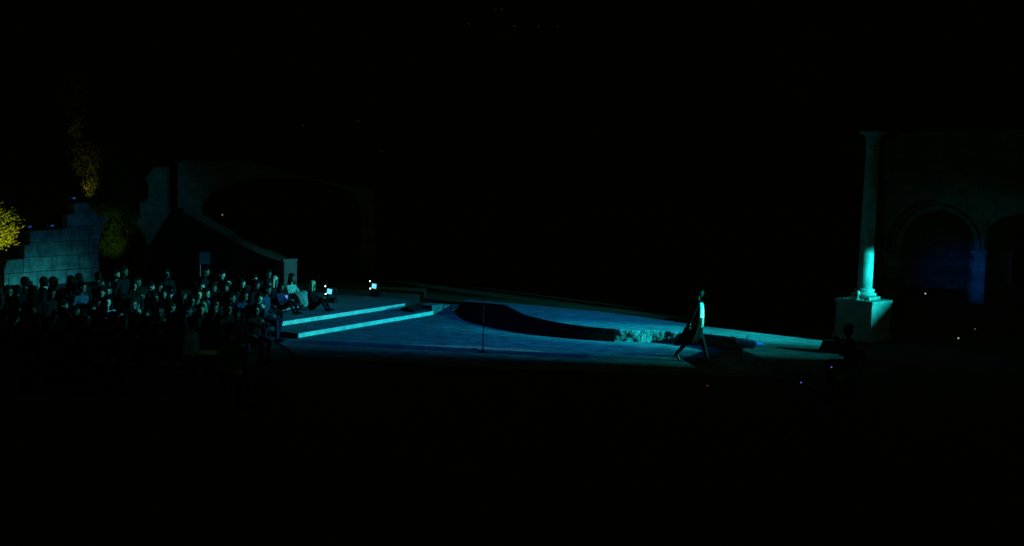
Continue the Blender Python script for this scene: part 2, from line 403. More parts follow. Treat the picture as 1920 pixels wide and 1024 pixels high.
# second wall: two arches springing apart
pa = wall_plane(290, 400, 45, 25)
w2 = facade('arched_wall', [(245, 418), (250, 405), (262, 398), (262, 380), (276, 377), (279, 350), (272, 335), (285, 322), (290, 314), (318, 312), (318, 402), (306, 415), (298, 432), (294, 450), (293, 'g'), (274, 'g'), (274, 448), (268, 436), (260, 427)], pa, .8, 'small_blocks')
tag(w2, 'tall broken pier of a ruined arch with ragged edge behind the trees', 'ruined wall')
mb = MB(); q = P(326, 306, 47); mb.box((q.x, q.y, q.z / 2), (.22, .3, q.z)); tag(mb.build('red_pillar', 'red_brick', bevel=.02), 'thin dark red upright pillar between two blue wall parts', 'pillar')
pb = wall_plane(400, 350, 45.2, 12)
arcB = [(378 + 150 * (1 - math.cos(t)), 395 - 62 * math.sin(t)) for t in [k * math.pi / 20 for k in range(0, 21)]]
w3 = facade('arcade_wall', [(333, 'g'), (333, 304), (350, 301), (470, 303), (560, 330), (700, 355), (705, 'g')] + [(678, 'g')] + arcB[::-1] + [(378, 'g')], pb, .9, 'small_blocks')
tag(w3, 'dim blue wall with one very wide arch behind the crowd', 'ruined wall')
# gable shaped stair wall with its pale coping
pg = wall_plane(400, 450, 40.5, -12)
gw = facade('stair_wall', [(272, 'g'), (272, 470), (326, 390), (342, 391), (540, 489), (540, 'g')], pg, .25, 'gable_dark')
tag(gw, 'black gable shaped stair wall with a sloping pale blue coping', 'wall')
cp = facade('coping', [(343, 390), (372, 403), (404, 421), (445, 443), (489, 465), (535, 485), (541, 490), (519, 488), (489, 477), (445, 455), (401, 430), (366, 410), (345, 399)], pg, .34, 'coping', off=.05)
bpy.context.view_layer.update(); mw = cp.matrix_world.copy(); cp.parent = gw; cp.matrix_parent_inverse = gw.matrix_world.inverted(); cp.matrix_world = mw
# small pillar at its foot
pp = wall_plane(545, 505, 37, 20)
o = facade('stone_pillar', [(533, 'g'), (533, 490), (557, 489), (557, 'g')], pp, .45, 'coping'); o.data.materials.clear(); o.data.materials.append(M['pedestal_stone'])
tag(o, 'square pale pillar standing behind the woman in lace', 'pillar')
cpb = facade('cap', [(531, 490), (531, 486.5), (559, 485.5), (559, 489)], pp, .5, 'pedestal_stone', off=.03)
bpy.context.view_layer.update(); mw = cpb.matrix_world.copy(); cpb.parent = o; cpb.matrix_parent_inverse = o.matrix_world.inverted(); cpb.matrix_world = mw
# faint blue sign board behind the crowd
q = P(384, 484, 35); sg = empty('sign_board', (q.x, q.y, 0), R(8), 'faint blue square board on a thin pole behind the crowd', 'sign')
mb = MB(); mb.box((0, 0, q.z), (.34, .03, .4)); mb.build('panel', 'sign_blue', sg)
mb = MB(); mb.tube([(-.15, .03, 0), (-.15, .03, q.z + .15)], .02); mb.build('pole', 'grey_metal', sg)

# lamps on the ruin
for px, py, lab in ((65, 434, 'small blue flood lamp at left end of the ruined wall ledge'), (107, 432, 'second small blue flood lamp along the ruined wall ledge'), (148, 380, 'small blue flood lamp on the very top of the ruined wall')):
    q = onplane(px, py, pw[0], pw[2]) - pw[2] * .35
    l = empty('flood_lamp', q, pw[3] + R(200), lab, 'lamp', 'flood lamps along the ruined wall')
    mb = MB(); mb.box((0, 0, .02), (.12, .1, .04)); mb.tube([(0, 0, .03), (0, 0, .1)], .02); mb.build('bracket', 'black_metal', l)
    mb = MB(); mb.box((0, 0, .15), (.24, .12, .1), 0, .85); mb.build('housing', 'grey_metal', l, bevel=.01)
    mb = MB(); mb.box((0, .066, .15), (.19, .008, .07)); mb.box((0, -.066, .15), (.19, .008, .07)); mb.build('lens', 'lamp_blue', l)

# ------------------------------------------------------------------ arcade at the right
pr = wall_plane(1760, 450, 41, -14)
n_ = 30
op = [(1690 + 68.5 * (1 - math.cos(math.pi * k / n_)), 468 - 72 * math.sin(math.pi * k / n_)) for k in range(n_ + 1)]
arc2 = [(1849, 'g'), (1848, 470), (1848, 440), (1852, 428), (1862, 418), (1876, 410), (1893, 405), (1915, 400), (1960, 396)]
rw = facade('arcade', [(1660, 'g'), (1660, 262), (1700, 250), (1980, 240), (1980, 396)] + arc2[::-1] + [(1824, 'g'), (1827, 468)] + op[::-1][1:-1] + [(1690, 468), (1690, 'g')], pr, 1.0, 'arch_blocks')
tag(rw, 'tall dark stone arcade with a round arch beside the column', 'arcade')
def keep(o, p):
    bpy.context.view_layer.update(); mw = o.matrix_world.copy(); o.parent = p; o.matrix_parent_inverse = p.matrix_world.inverted(); o.matrix_world = mw; return o
keep(arch_band('arch_moulding', (1758.5, 468), 71, 79, 0, 180, pr, .07, 'arch_blocks', ry=1.04), rw)
keep(arch_band('arch_moulding', (1758.5, 468), 83, 87, 0, 180, pr, .11, 'arch_blocks', ry=1.04), rw)
keep(facade('impost', [(1822, 476), (1822, 469), (1851, 471), (1851, 478)], pr, .3, 'arch_blocks', off=.1), rw)
keep(facade('impost', [(1668, 472), (1668, 465), (1692, 466), (1692, 473)], pr, .3, 'arch_blocks', off=.1), rw)
pk = wall_plane(1760, 500, 47, -10)
tag(facade('rear_wall', [(1640, 'g'), (1640, 378), (1760, 366), (1900, 376), (1900, 'g')], pk, .6, 'small_blocks'), 'dark blue wall seen through the round arch', 'wall')
spot('arch_blue_spot', P(1850, 505, 43.5) , P(1780, 512, 47), 16, (.0, .14, 1.0), 60, 1, .1)

# ------------------------------------------------------------------ pedestal and column
A = G(1632, 642); Lp = G(1557, 634); d1 = Vector((-.69, .73, 0)).normalized(); d2 = Vector((-d1.y, d1.x, 0))
if d2.y < 0: d2 = -d2
wid = 1.16; cpt = A + d1 * wid / 2 + d2 * wid / 2; ang = math.atan2(d2.y, d2.x)
ped = empty('pedestal', (cpt.x, cpt.y, 0), ang, 'square stone pedestal under the tall column, one edge brightly lit', 'pedestal')
PH = 1.12
mb = MB(); mb.box((0, 0, PH / 2 - .05), (wid - .06, wid - .06, PH - .1)); mb.build('die', 'pedestal_stone', ped, bevel=.012)
mb = MB(); mb.box((0, 0, PH - .05), (wid, wid, .1)); mb.build('cap', 'pedestal_stone', ped, bevel=.018)
mb = MB(); mb.box((0, 0, .05), (wid + .04, wid + .04, .14)); mb.build('foot', 'pedestal_stone', ped, bevel=.018)
col = empty('column', (cpt.x, cpt.y, PH), ang, 'tall slender marble column on a pedestal, brightly lit at its foot', 'column')
mb = MB(); mb.box((0, 0, .045), (.66, .66, .09)); mb.build('plinth', 'marble', col, bevel=.01)
mb = MB(); mb.lathe([(.29, .09), (.325, .115), (.335, .145), (.325, .175), (.28, .2), (.245, .215), (.25, .235), (.275, .25), (.28, .27), (.265, .29), (.225, .30), (.215, .32)], seg=36); mb.build('base', 'marble', col, smooth=True)
H1 = 1.34
pr1 = [(.207, .32), (.206, .7), (.203, 1.1), (.201, H1 - .02), (.196, H1)]
mb = MB(); mb.lathe(pr1, seg=40); mb.build('lower_drum', 'marble', col, smooth=True)
mb = MB(); mb.lathe([(.192, H1), (.198, H1 + .02), (.196, 2.0), (.188, 3.0), (.178, 4.2), (.176, 4.26)], seg=40); mb.build('shaft', 'marble', col, smooth=True)
mb = MB(); mb.lathe([(.176, 4.26), (.2, 4.28), (.2, 4.31), (.18, 4.33), (.19, 4.42), (.22, 4.56), (.26, 4.64)], seg=32); mb.box((0, 0, 4.68), (.54, .54, .08)); mb.build('capital', 'marble', col, smooth=False)
# broken stone fragments by the base
for k in range(9):
    a = A + d1 * (.15 + k * .095) ; o = MB(); c = Vector((a.x, a.y, PH + .03)) + d2 * (.05 + random.random() * .06)
    s_ = .03 + random.random() * .02
    o.box(c, (s_, s_ * .8, s_), random.random() * 3, .7)
    if k in (0, 3, 6): frag = MB()
    frag.v += []; 
    tag(o.build('stone_chip', 'pedestal_stone'), 'little stone chip lying along the pedestal top before the column', 'stone chip', 'stone chips on the pedestal')
mb = MB(); q = cpt + Vector((-.3, -.36, PH)); mb.lathe([(.0, 0), (.035, 0), (.045, .05), (.02, .09), (.05, .15), (.07, .2), (.04, .26), (0, .27)], q, 14)
tag(mb.build('stone_ornament', 'marble', smooth=True), 'small broken ornament standing by the foot of the column', 'ornament')

# ------------------------------------------------------------------ distant hill and its faint lamps
mb = MB(); vs = []; fs = []; nx = 60
for i in range(nx + 1):
    x = -420 + 840 * i / nx; h = 235 + 26 * math.sin(i * .23) + 10 * math.sin(i * .7)
    for k in range(7):
        t = k / 6; vs.append((x, 420 + 500 * t, -3 + h * math.sin(t * math.pi / 2) ** 1.3 + 4 * math.sin(i * 1.3 + k)))
for i in range(nx):
    for k in range(6): a = i * 7 + k; fs.append((a, a + 7, a + 8, a + 1))
mb.add(vs, fs); tag(mb.build('hill', 'hill_scrub', smooth=True), kind='structure')
def led_lamp(px, py, Y, r, m, label, name='far_lamp', cat='lamp', group=None):
    q = P(px, py, Y); o = empty(name, q, 0, label, cat, group)
    mb = MB(); mb.ball((0, 0, 0), r, 10, 8); mb.build('bulb', m, o, smooth=True)
    mb = MB(); mb.tube([(0, r * .6, r * .9), (0, r * .6, -r * 2.2), (0, r * .6, -max(r * 3, 0.05))], r * .35, 6); mb.lathe([(r * 1.3, r * .8), (r * .4, r * 1.7)], (0, 0, 0), 10); mb.build('holder', 'black_metal', o)
    return o
gl = 'faint lamps on the dark hillside'
for px, py, lab in ((568, 235, 'faint hillside lamp above the blue arched wall, lower left of the three'), (672, 226, 'faint hillside lamp highest above the lamps on the step'), (715, 284, 'faint hillside lamp lowest on the dark slope'),
                    (880, 45, 'faint hillside lamp at left end of the high line of lights'), (927, 18, 'first of the faint lamp pair near top of the night hill'), (940, 18, 'second of the faint lamp pair near top of the night hill'),
                    (965, 49, 'faint lamp in the high line, left of its middle'), (1010, 50, 'faint lamp in the high line, right of its middle'), (1045, 49, 'faint lamp at right end of the high line of lights')):
    led_lamp(px, py, 400, .22, 'led_dim', lab, group=gl)
led_lamp(769, 498, 60, .045, 'led_warm', 'single small white lamp in the darkness behind the steps', 'white_lamp')
led_lamp(1735, 550.5, 39, .03, 'led_warm', 'small white lamp glowing low inside the round arch', 'white_lamp')
led_lamp(1797, 634, 30, .025, 'led_warm', 'small white lamp near the ground in front of the arcade', 'white_lamp')
led_lamp(1828, 617, 32, .02, 'led_faint', 'very faint lamp before the right pier of the arch', 'white_lamp')
led_lamp(417, 403, 47.5, .04, 'led_faint', 'faint small lamp inside the wide blue arch', 'white_lamp')

# ------------------------------------------------------------------ stage equipment
def moving_lamp(px, py, label, lens, zb=2 * S, sc_=1.0):
    g = G(px - 3, py, zb)
    o = empty('moving_lamp', g, R(-14), label, 'stage lamp', 'glowing stage lamps on the upper step')
    mb = MB(); mb.box((0, 0, .05), (.34, .26, .1), 0, .92); mb.build('base', 'black_metal', o, bevel=.01)
    mb = MB(); mb.box((0, 0, .125), (.34, .09, .05)); mb.box((-.15, 0, .28), (.04, .09, .3)); mb.box((.15, 0, .28), (.04, .09, .3)); mb.build('yoke', 'black_metal', o, bevel=.008)
    hd = MB(); hd.tube([(0, .14, .36), (0, .1, .36), (0, -.1, .36), (0, -.16, .36)], [.07, .1, .105, .09], 18); h = hd.build('head', 'black_metal', o)
    mb = MB(); mb.box((.01, -.168, .36), (.155, .012, .155), rot=Matrix.Rotation(.12, 3, 'Y')); mb.box((.01, -.160, .36), (.13, .012, .13)); mb.build('lens', lens, h)
    mb = MB(); mb.ball((-.185, -.05, .50), .019); mb.build('status_light', 'led_white', o); mb = MB(); mb.ball((-.17, -.05, .26), .02); mb.build('status_light', 'led_white', o)
    mb = MB(); mb.box((-.178, -.03, .38), (.02, .03, .3)); mb.build('bracket', 'black_metal', o)
    return o
moving_lamp(541, 580, 'stage lamp with dim blue lens, nearest the lace dress', 'lens_blue')
moving_lamp(624, 567, 'brightest cyan stage lamp right of the blond spectator', 'lens_cyan')
moving_lamp(707, 556, 'stage lamp with cyan lens standing alone farthest back', 'lens_cyan')

# microphone stand
g = G(905, 661); ms = empty('microphone_stand', g, 0, 'thin black microphone stand standing alone on the blue floor', 'microphone stand')
mb = MB(); mb.lathe([(.13, 0), (.13, .012), (.03, .03), (.015, .04)], seg=24); mb.build('base', 'black_metal', ms)
mb = MB(); mb.tube([(0, 0, .03), (0, 0, .8)], .014, 8); mb.tube([(0, 0, .8), (0, 0, 1.35)], .010, 8); mb.build('pole', 'black_metal', ms)
mb = MB(); mb.tube([(0, 0, 1.33), (.04, -.02, 1.37), (.1, -.03, 1.44)], .011, 8); mic = mb.build('microphone', 'grey_metal', ms); 
mb = MB(); mb.ball((.125, -.035, 1.465), .027); mb.build('grille', 'grey_metal', mic, smooth=True)
# single pale shoe-like wedge near it
g = G(889, 657); mb = MB(); mb.box((g.x, g.y, .03), (.17, .1, .05), R(25), .6); tag(mb.build('cable_block', 'grey_metal', bevel=.006), 'small grey cable block on the floor left of the microphone stand', 'cable block')
def monitor(px, py, z, rz, size, label):
    g = G(px, py, z); o = empty('stage_monitor', g, rz, label, 'speaker')
    L_, D_, H_ = size; prof = [(-D_ / 2, 0), (D_ / 2, 0), (D_ / 2, H_), (D_ * .1, H_), (-D_ / 2, H_ * .3)]
    mb = MB(); vs = [(-L_ / 2, a, b) for a, b in prof] + [(L_ / 2, a, b) for a, b in prof]
    mb.add(vs, [(0, 1, 2, 3, 4)[::-1], (5, 6, 7, 8, 9)] + [(i, (i + 1) % 5, (i + 1) % 5 + 5, i + 5) for i in range(5)])
    b_ = mb.build('cabinet', 'black_case', o, bevel=.012)
    bm = bmesh.new(); bm.from_mesh(b_.data); bmesh.ops.recalc_face_normals(bm, faces=bm.faces); bm.to_mesh(b_.data); bm.free()
    s0 = Vector((0, -D_ / 2, H_ * .3)); s1 = Vector((0, D_ * .1, H_)); dv = (s1 - s0); nv = Vector((0, -dv.z, dv.y)).normalized()
    mb = MB(); c = (s0 + s1) / 2 + nv * .006; mb.box(c, (L_ * .9, dv.length * .85, .012), rot=Matrix((Vector((1, 0, 0)), dv.normalized(), nv)).transposed()); mb.build('grille', 'black_metal', o)
    return o
monitor(781, 582, S, math.atan2(dd.y, dd.x), (.95, .5, .12), 'dark wedge added in place of shade at the right end of the steps')  # dark wedge stands in for the shaded recess beside the riser
monitor(1562, 660, Z1, R(-35), (.55, .42, .26), 'black wedge speaker on the platform before the pedestal')

# tubular floor spotlight
c = G(1402, 640, Z1 + .16); e = empty('floor_spotlight', (c.x, c.y, Z1), 0, 'tube shaped floor spotlight, coloured blue for the light on it, lying beside the walking model', 'spotlight')
ax = (Vector((1, -.35, -.07))).normalized(); c0 = Vector((0, 0, .125))
mb = MB(); mb.tube([c0 - ax * .27, c0 - ax * .2, c0 + ax * .22, c0 + ax * .27], [.07, .078, .078, .06], 20); bd = mb.build('body', 'metal_blue_lit', e)
for k in (-.12, .0, .12):
    mb = MB(); mb.tube([c0 + ax * (k - .008), c0 + ax * (k + .008)], .083, 20); mb.build('band', 'grey_metal', bd)
mb = MB(); mb.tube([c0 - ax * .40, c0 - ax * .36, c0 - ax * .27], [.098, .1, .075], 20); mb.build('hood', 'black_metal', e)
mb = MB(); mb.tube([c0 + ax * .27, c0 + ax * .36, c0 + ax * .45], [.06, .03, .008], 14); mb.build('rear_cone', 'metal_blue_lit', e)
mb = MB(); mb.box((0, 0, .015), (.3, .2, .03)); 
for s_ in (-1, 1): mb.tube([(0, s_ * .1, .02), (0, s_ * .1, .13)], .012, 6)
mb.build('yoke', 'black_metal', e)
mb = MB(); mb.tube([c0 + Vector((-.02, 0, .08)), c0 + Vector((-.02, 0, .15)), c0 + Vector((.05, 0, .17))], .009, 6); mb.build('handle', 'black_metal', e)

# the shuttered floodlight that throws the teal beam (stands out of frame on its own tower)
kl = empty('floodlight', KEY, 0, 'teal floodlight with four shutters on a tall stand off stage', 'floodlight')
fw = polar(16.25, -10.75, 1); rt = fw.cross(Vector((0, 0, 1))).normalized(); up_ = rt.cross(fw)
hw = math.tan(R(9.4)); hwb = math.tan(R(13)); hvu = math.tan(R(2.55)); hvd = math.tan(R(2.6))
rot = Matrix((rt, up_, -fw)).transposed()
def shutter(cx, cy, sx, sy):
    mb = MB(); mb.box(fw * 1.0 + rt * cx + up_ * cy, (sx, sy, .01), rot=rot); mb.build('shutter', 'black_metal', kl)
shutter(-hw - .4, 0, .8, 1.8); shutter(hwb + .4, 0, .8, 1.8); shutter(.03, hvu + .4, hw + hwb - .002, .8); shutter(.03, -hvd - .4, hw + hwb - .002, .8)
_p0 = fw * 1.03 + rt * .118 - up_ * .046; _p1 = fw * 1.03 + rt * .19 - up_ * .018; _t = (_p1 - _p0).normalized(); _n = fw.cross(_t).normalized()
if _n.dot(up_) > 0: _n = -_n
mb = MB(); mb.box((_p0 + _p1) / 2 + _n * .15, (.3, .3, .008), rot=Matrix((_t, _n, _t.cross(_n))).transposed()); mb.build('shutter', 'black_metal', kl)
mb = MB(); mb.box(-fw * .35, (.5, .5, .4), rot=rot); mb.build('housing', 'black_metal', kl)
mb = MB(); mb.tube([(0, 0, -.3), (0, 0, -5)], .05); mb.build('stand', 'black_metal', kl)

def floodlight(pos, az, el, f_, b_, u_, d_, label):
    k = empty('floodlight', pos, 0, label, 'floodlight'); F_ = polar(az, el, 1); r_ = F_.cross(Vector((0, 0, 1))).normalized(); U_ = r_.cross(F_); q = Matrix((r_, U_, -F_)).transposed()
    tf, tb_, tu, td = [math.tan(R(t)) for t in (f_, b_, u_, d_)]
    for cx, cy, sx, sy in ((-tf - .4, 0, .8, 1.9), (tb_ + .4, 0, .8, 1.9), ((tb_ - tf) / 2, tu + .4, tf + tb_ - .002, .8), ((tb_ - tf) / 2, -td - .4, tf + tb_ - .002, .8)):
        mb = MB(); mb.box(F_ + r_ * cx + U_ * cy, (sx, sy, .01), rot=q); mb.build('shutter', 'black_metal', k)
    mb = MB(); mb.box(-F_ * .35, (.5, .5, .4), rot=q); mb.build('housing', 'black_metal', k)
    mb = MB(); mb.tube([(0, 0, -.3), (0, 0, -pos[2])], .05); mb.build('stand', 'black_metal', k)
    return k
floodlight(SPILL, 12, -12, 13, 7.8, 1.4, 2.4, 'added unseen teal floodlight carrying spill onto the spectators')  # added fixture out of view, its plates keep the spill on the crowd
wl = empty('floodlight', WASH, 0, 'added unseen blue floodlight with a plate cutting its light off the foreground', 'floodlight')
mb = MB(); mb.box((-1.6, -1.785, -1.0), (5, 3, .01)); mb.build('shutter', 'black_metal', wl)  # unseen plate placed to block the wash from the foreground
mb = MB(); mb.box((.2, 0, .35), (.4, .4, .4)); mb.build('housing', 'black_metal', wl)
for px, py, lab in ((1559, 688.5, 'tiny violet indicator light before the dark crew member'), (1502, 717.5, 'tiny violet indicator light lowest in the dark foreground')):
    g = P(px, py, 20.5); o = empty('indicator_light', g, 0, lab, 'indicator light', 'violet indicator lights')
    mb = MB(); mb.ball((0, 0, 0), .013, 10, 6); mb.build('bulb', 'led_violet', o)
    mb = MB(); mb.box((0, .04, -g.z / 2), (.16, .06, g.z)); mb.box((0, .05, 0.0), (.2, .06, .12)); mb.build('housing', 'black_case', o)
led_lamp(1326, 723, 21, .02, 'led_red', 'faint reddish glint on the dark ground below the model', 'red_lamp')

# ------------------------------------------------------------------ people
class Fig:
    def __init__(s): s.mb = MB(); s.tags = []          # tags: (a, b, r, mat)
    def cap(s, a, b, ra, rb, m): s.mb.cap(a, b, ra, rb, 12); s.tags.append((Vector(a), Vector(b), max(ra, rb), m))
    def ell(s, c, r, m, rot=None): s.mb.ball(c, r, 16, 12, rot); s.tags.append((Vector(c), Vector(c) + Vector((0, 0, .001)), min(r), m))
    def hand(s, wr, d, curl, m, side):                 # d: pointing direction, curl: palm side
        d = Vector(d).normalized(); c = Vector(curl); c = (c - d * c.dot(d)).normalized(); w_ = d.cross(c)
        wr = Vector(wr)
        s.cap(wr, wr + d * .07 + w_ * .018, .024, .020, m); s.cap(wr, wr + d * .07 - w_ * .018, .024, .020, m)
        for k, (o, L_) in enumerate(((.030, .062), (.010, .072), (-.010, .068), (-.029, .052))):
            b0 = wr + d * .08 + w_ * o * side; b1 = b0 + (d * .8 + c * .45).normalized() * L_ * .55; b2 = b1 + (d * .35 + c).normalized() * L_ * .5
            s.cap(b0, b1, .0095, .0085, m); s.cap(b1, b2, .0085, .0075, m)
        t0 = wr + d * .03 + w_ * .03 * side; t1 = t0 + (d * .6 + w_ * side * .8 + c * .3).normalized() * .045; t2 = t1 + (d * .9 + c * .5).normalized() * .03
        s.cap(t0, t1, .012, .010, m); s.cap(t1, t2, .010, .009, m)
    def head(s, c, yaw=0, pitch=0, m='skin'):
        c = Vector(c); q = Matrix.Rotation(yaw, 3, 'Z') @ Matrix.Rotation(pitch, 3, 'Y')
        def L(x, y, z): return c + q @ Vector((x, y, z))
        s.ell(L(-.008, 0, .03), (.092, .073, .088), m, q)
        s.ell(L(.025, 0, -.02), (.062, .060, .085), m, q)
        s.ell(L(.045, 0, -.085), (.034, .036, .026), m, q)
        s.cap(L(.086, 0, .012), L(.100, 0, -.022), .007, .012, m)
        for k in (-1, 1):
            s.ell(L(-.005, k * .074, -.005), (.018, .010, .030), m, q)
            s.cap(L(.072, k * .018, .026), L(.064, k * .042, .026), .010, .008, m)
            s.ell(L(.052, k * .036, -.03), (.022, .018, .02), m, q)
        s.eyes = [(L(.083, -.03, .004), .013), (L(.083, .03, .004), .013)]; s.mouth = L(.086, 0, -.058); s.hq = q; s.hc = c
    def finish(s, name, vox, mats, parent=None):
        ob = s.mb.build('tmp', 'skin'); md = ob.modifiers.new('r', 'REMESH'); md.mode = 'VOXEL'; md.voxel_size = vox
        sm = ob.modifiers.new('s', 'SMOOTH'); sm.factor = .5; sm.iterations = 2
        dg = bpy.context.evaluated_depsgraph_get(); me = bpy.data.meshes.new_from_object(ob.evaluated_get(dg)); me.name = name
        om = ob.data; bpy.data.objects.remove(ob); bpy.data.meshes.remove(om)
        me.materials.clear()
        for k in mats: me.materials.append(M[k])
        n = len(me.polygons); cen = np.empty(n * 3); me.polygons.foreach_get('center', cen); cen = cen.reshape(-1, 3)
        best = np.full(n, 1e9); idx = np.zeros(n, int)
        for a, b, r, m in s.tags:
            a_ = np.array(a); b_ = np.array(b); ab = b_ - a_; t = np.clip(((cen - a_) @ ab) / max(ab @ ab, 1e-9), 0, 1)
            dist = np.linalg.norm(cen - a_ - t[:, None] * ab, axis=1) - r; k = dist < best; best[k] = dist[k]; idx[k] = mats.index(m)
        if hasattr(s, 'eyes'):
            for e_, r in s.eyes: idx[np.linalg.norm((cen - np.array(e_)) * [1, .9, 1.5], axis=1) < r] = mats.index('eye_dark')
            idx[(np.abs((cen - np.array(s.mouth))[:, 2]) < .007) & (np.linalg.norm(cen - np.array(s.mouth), axis=1) < .026)] = mats.index('lip')
        me.polygons.foreach_set('material_index', idx.astype(np.int32)); me.polygons.foreach_set('use_smooth', [True] * n)
        o = bpy.data.objects.new(name, me); C.objects.link(o)
        if parent: o.parent = parent
        return o
    def hair(s, style, parent, m):
        f = Fig(); q = s.hq; c = s.hc
        def L(x, y, z): return c + q @ Vector((x, y, z))
        f.ell(L(-.022, 0, .048), (.102, .09, .094), m, q); f.ell(L(-.036, 0, -.005), (.078, .09, .095), m, q)
        if style == 'long':
            for k in (-1, 1): f.cap(L(-.0, k * .074, .03), L(.02, k * .084, -.17), .034, .032, m); f.cap(L(-.05, k * .05, 0), L(-.075, k * .06, -.22), .045, .035, m)
            f.cap(L(-.06, 0, .0), L(-.09, 0, -.25), .05, .04, m)
        if style == 'bun': f.ell(L(-.11, 0, .07), (.045, .045, .045), m, q)
        if style == 'bob':
            for k in (-1, 1): f.cap(L(-.02, k * .07, .03), L(.0, k * .08, -.08), .034, .03, m)
            f.cap(L(-.06, 0, .02), L(-.07, 0, -.1), .06, .05, m)
        return f.finish('hair', .011, [m], parent)

TOP, BOT, SK, SH = 'cloth_black', 'cloth_navy', 'skin', 'black_cloth'
MATS = ['skin', 'cloth_black', 'cloth_navy', 'black_cloth', 'eye_dark', 'lip']
def seated(arms='lap', yaw=0, lean=0, pitch=0, hair='short', hm='hair_brown', build=1.0):
    f = Fig(); b = build
    P0 = Vector((0, 0, .53)); ch = Vector((.02 + lean * .5, 0, .90)); nk = Vector((.03 + lean * .8, 0, 1.06)); hd = Vector((.06 + lean, 0, 1.22))
    f.ell(P0, (.14 * b, .17 * b, .12), BOT); f.cap(P0 + Vector((0, .03, .08)), ch + Vector((0, .06, 0)), .115 * b, .115 * b, TOP); f.cap(P0 + Vector((0, -.03, .08)), ch + Vector((0, -.06, 0)), .115 * b, .115 * b, TOP)
    f.cap(ch + Vector((0, .14, .08)), ch + Vector((0, -.14, .08)), .062, .062, TOP); f.cap(ch + Vector((0, 0, .09)), nk, .07, .052, TOP); f.cap(nk, hd + Vector((-.02, 0, -.06)), .048, .05, SK)
    f.head(hd, yaw, pitch)
    for k in (-1, 1):
        hp = P0 + Vector((.02, k * .09, -.01)); kn = Vector((.46, k * (.11 + (.02 if arms == 'phone' else 0)), .50)); an = Vector((.45 - .05 * k, k * .11, .10))
        f.cap(hp, kn, .085 * b, .060, BOT); f.cap(kn, an, .057, .038, BOT); f.cap(an + Vector((-.02, 0, -.05)), an + Vector((.15, k * .02, -.06)), .038, .032, SH)
        sh = ch + Vector((0, k * .185, .075)); 
        if arms == 'lap': el = Vector((.02 + lean * .3, k * .24, .72)); wr = Vector((.24, k * .09, .64)); hdir = (.9, -k * .5, -.2); cu = (0, 0, -1)
        elif arms == 'clap': el = Vector((.08, k * .25, .74)); wr = Vector((.30, k * .06, .90)); hdir = (.5, -k * .12, .8); cu = (0, -k, 0)
        elif arms == 'phone': el = Vector((.10, k * .23, .74)); wr = Vector((.30, k * .07, .98)); hdir = (.35, -k * .2, .9); cu = (.2, -k, 0)
        elif arms == 'chin':
            el = Vector((.26, k * .16, .66)) if k == 1 else Vector((.03, k * .24, .7)); wr = Vector((.20, .05, .98)) + Vector((lean, 0, 0)) if k == 1 else Vector((.25, -.05, .63))
            hdir = (-.2, -.3, .8) if k == 1 else (.8, .5, -.2); cu = (-1, 0, 0) if k == 1 else (0, 0, -1)
        f.cap(sh, el, .052, .042, TOP); f.cap(el, wr, .041, .028, TOP); f.hand(wr, hdir, cu, SK, -k)
    root = empty('person', (0, 0, 0)); o = f.finish('body', .0115, MATS, root)
    f.hair(hair, root, hm)
    return root
def floor_sitting(hair='long', hm='hair_blond', yaw=0):
    f = Fig(); P0 = Vector((0, 0, .12)); ch = Vector((-.03, 0, .48)); nk = Vector((-.02, 0, .64)); hd = Vector((.02, 0, .80))
    f.ell(P0, (.15, .18, .12), BOT)
    for k in (-1, 1): f.cap(P0 + Vector((0, k * .03, .08)), ch + Vector((0, k * .06, 0)), .11, .108, TOP)
    f.cap(ch + Vector((0, .13, .08)), ch + Vector((0, -.13, .08)), .058, .058, TOP); f.cap(ch + Vector((0, 0, .09)), nk, .066, .048, TOP); f.cap(nk, hd + Vector((-.02, 0, -.06)), .045, .048, SK); f.head(hd, yaw, R(4))
    for k in (-1, 1):
        hp = P0 + Vector((.02, k * .09, 0)); kn = Vector((.38, k * .12, .36 + .03 * k)); an = Vector((.52, k * .11, .09))
        f.cap(hp, kn, .085, .058, BOT); f.cap(kn, an, .055, .038, BOT); f.cap(an + Vector((-.02, 0, -.04)), an + Vector((.15, k * .02, -.055)), .036, .03, SH)
        sh = ch + Vector((0, k * .175, .07)); el = Vector((.12, k * .25, .32)); wr = Vector((.33, k * .10, .44)); f.cap(sh, el, .048, .04, TOP); f.cap(el, wr, .039, .027, TOP); f.hand(wr, (.8, -k * .6, -.1), (.1, 0, -1), SK, -k)
    root = empty('person', (0, 0, 0)); f.finish('body', .0115, MATS, root); f.hair(hair, root, hm)
    return root
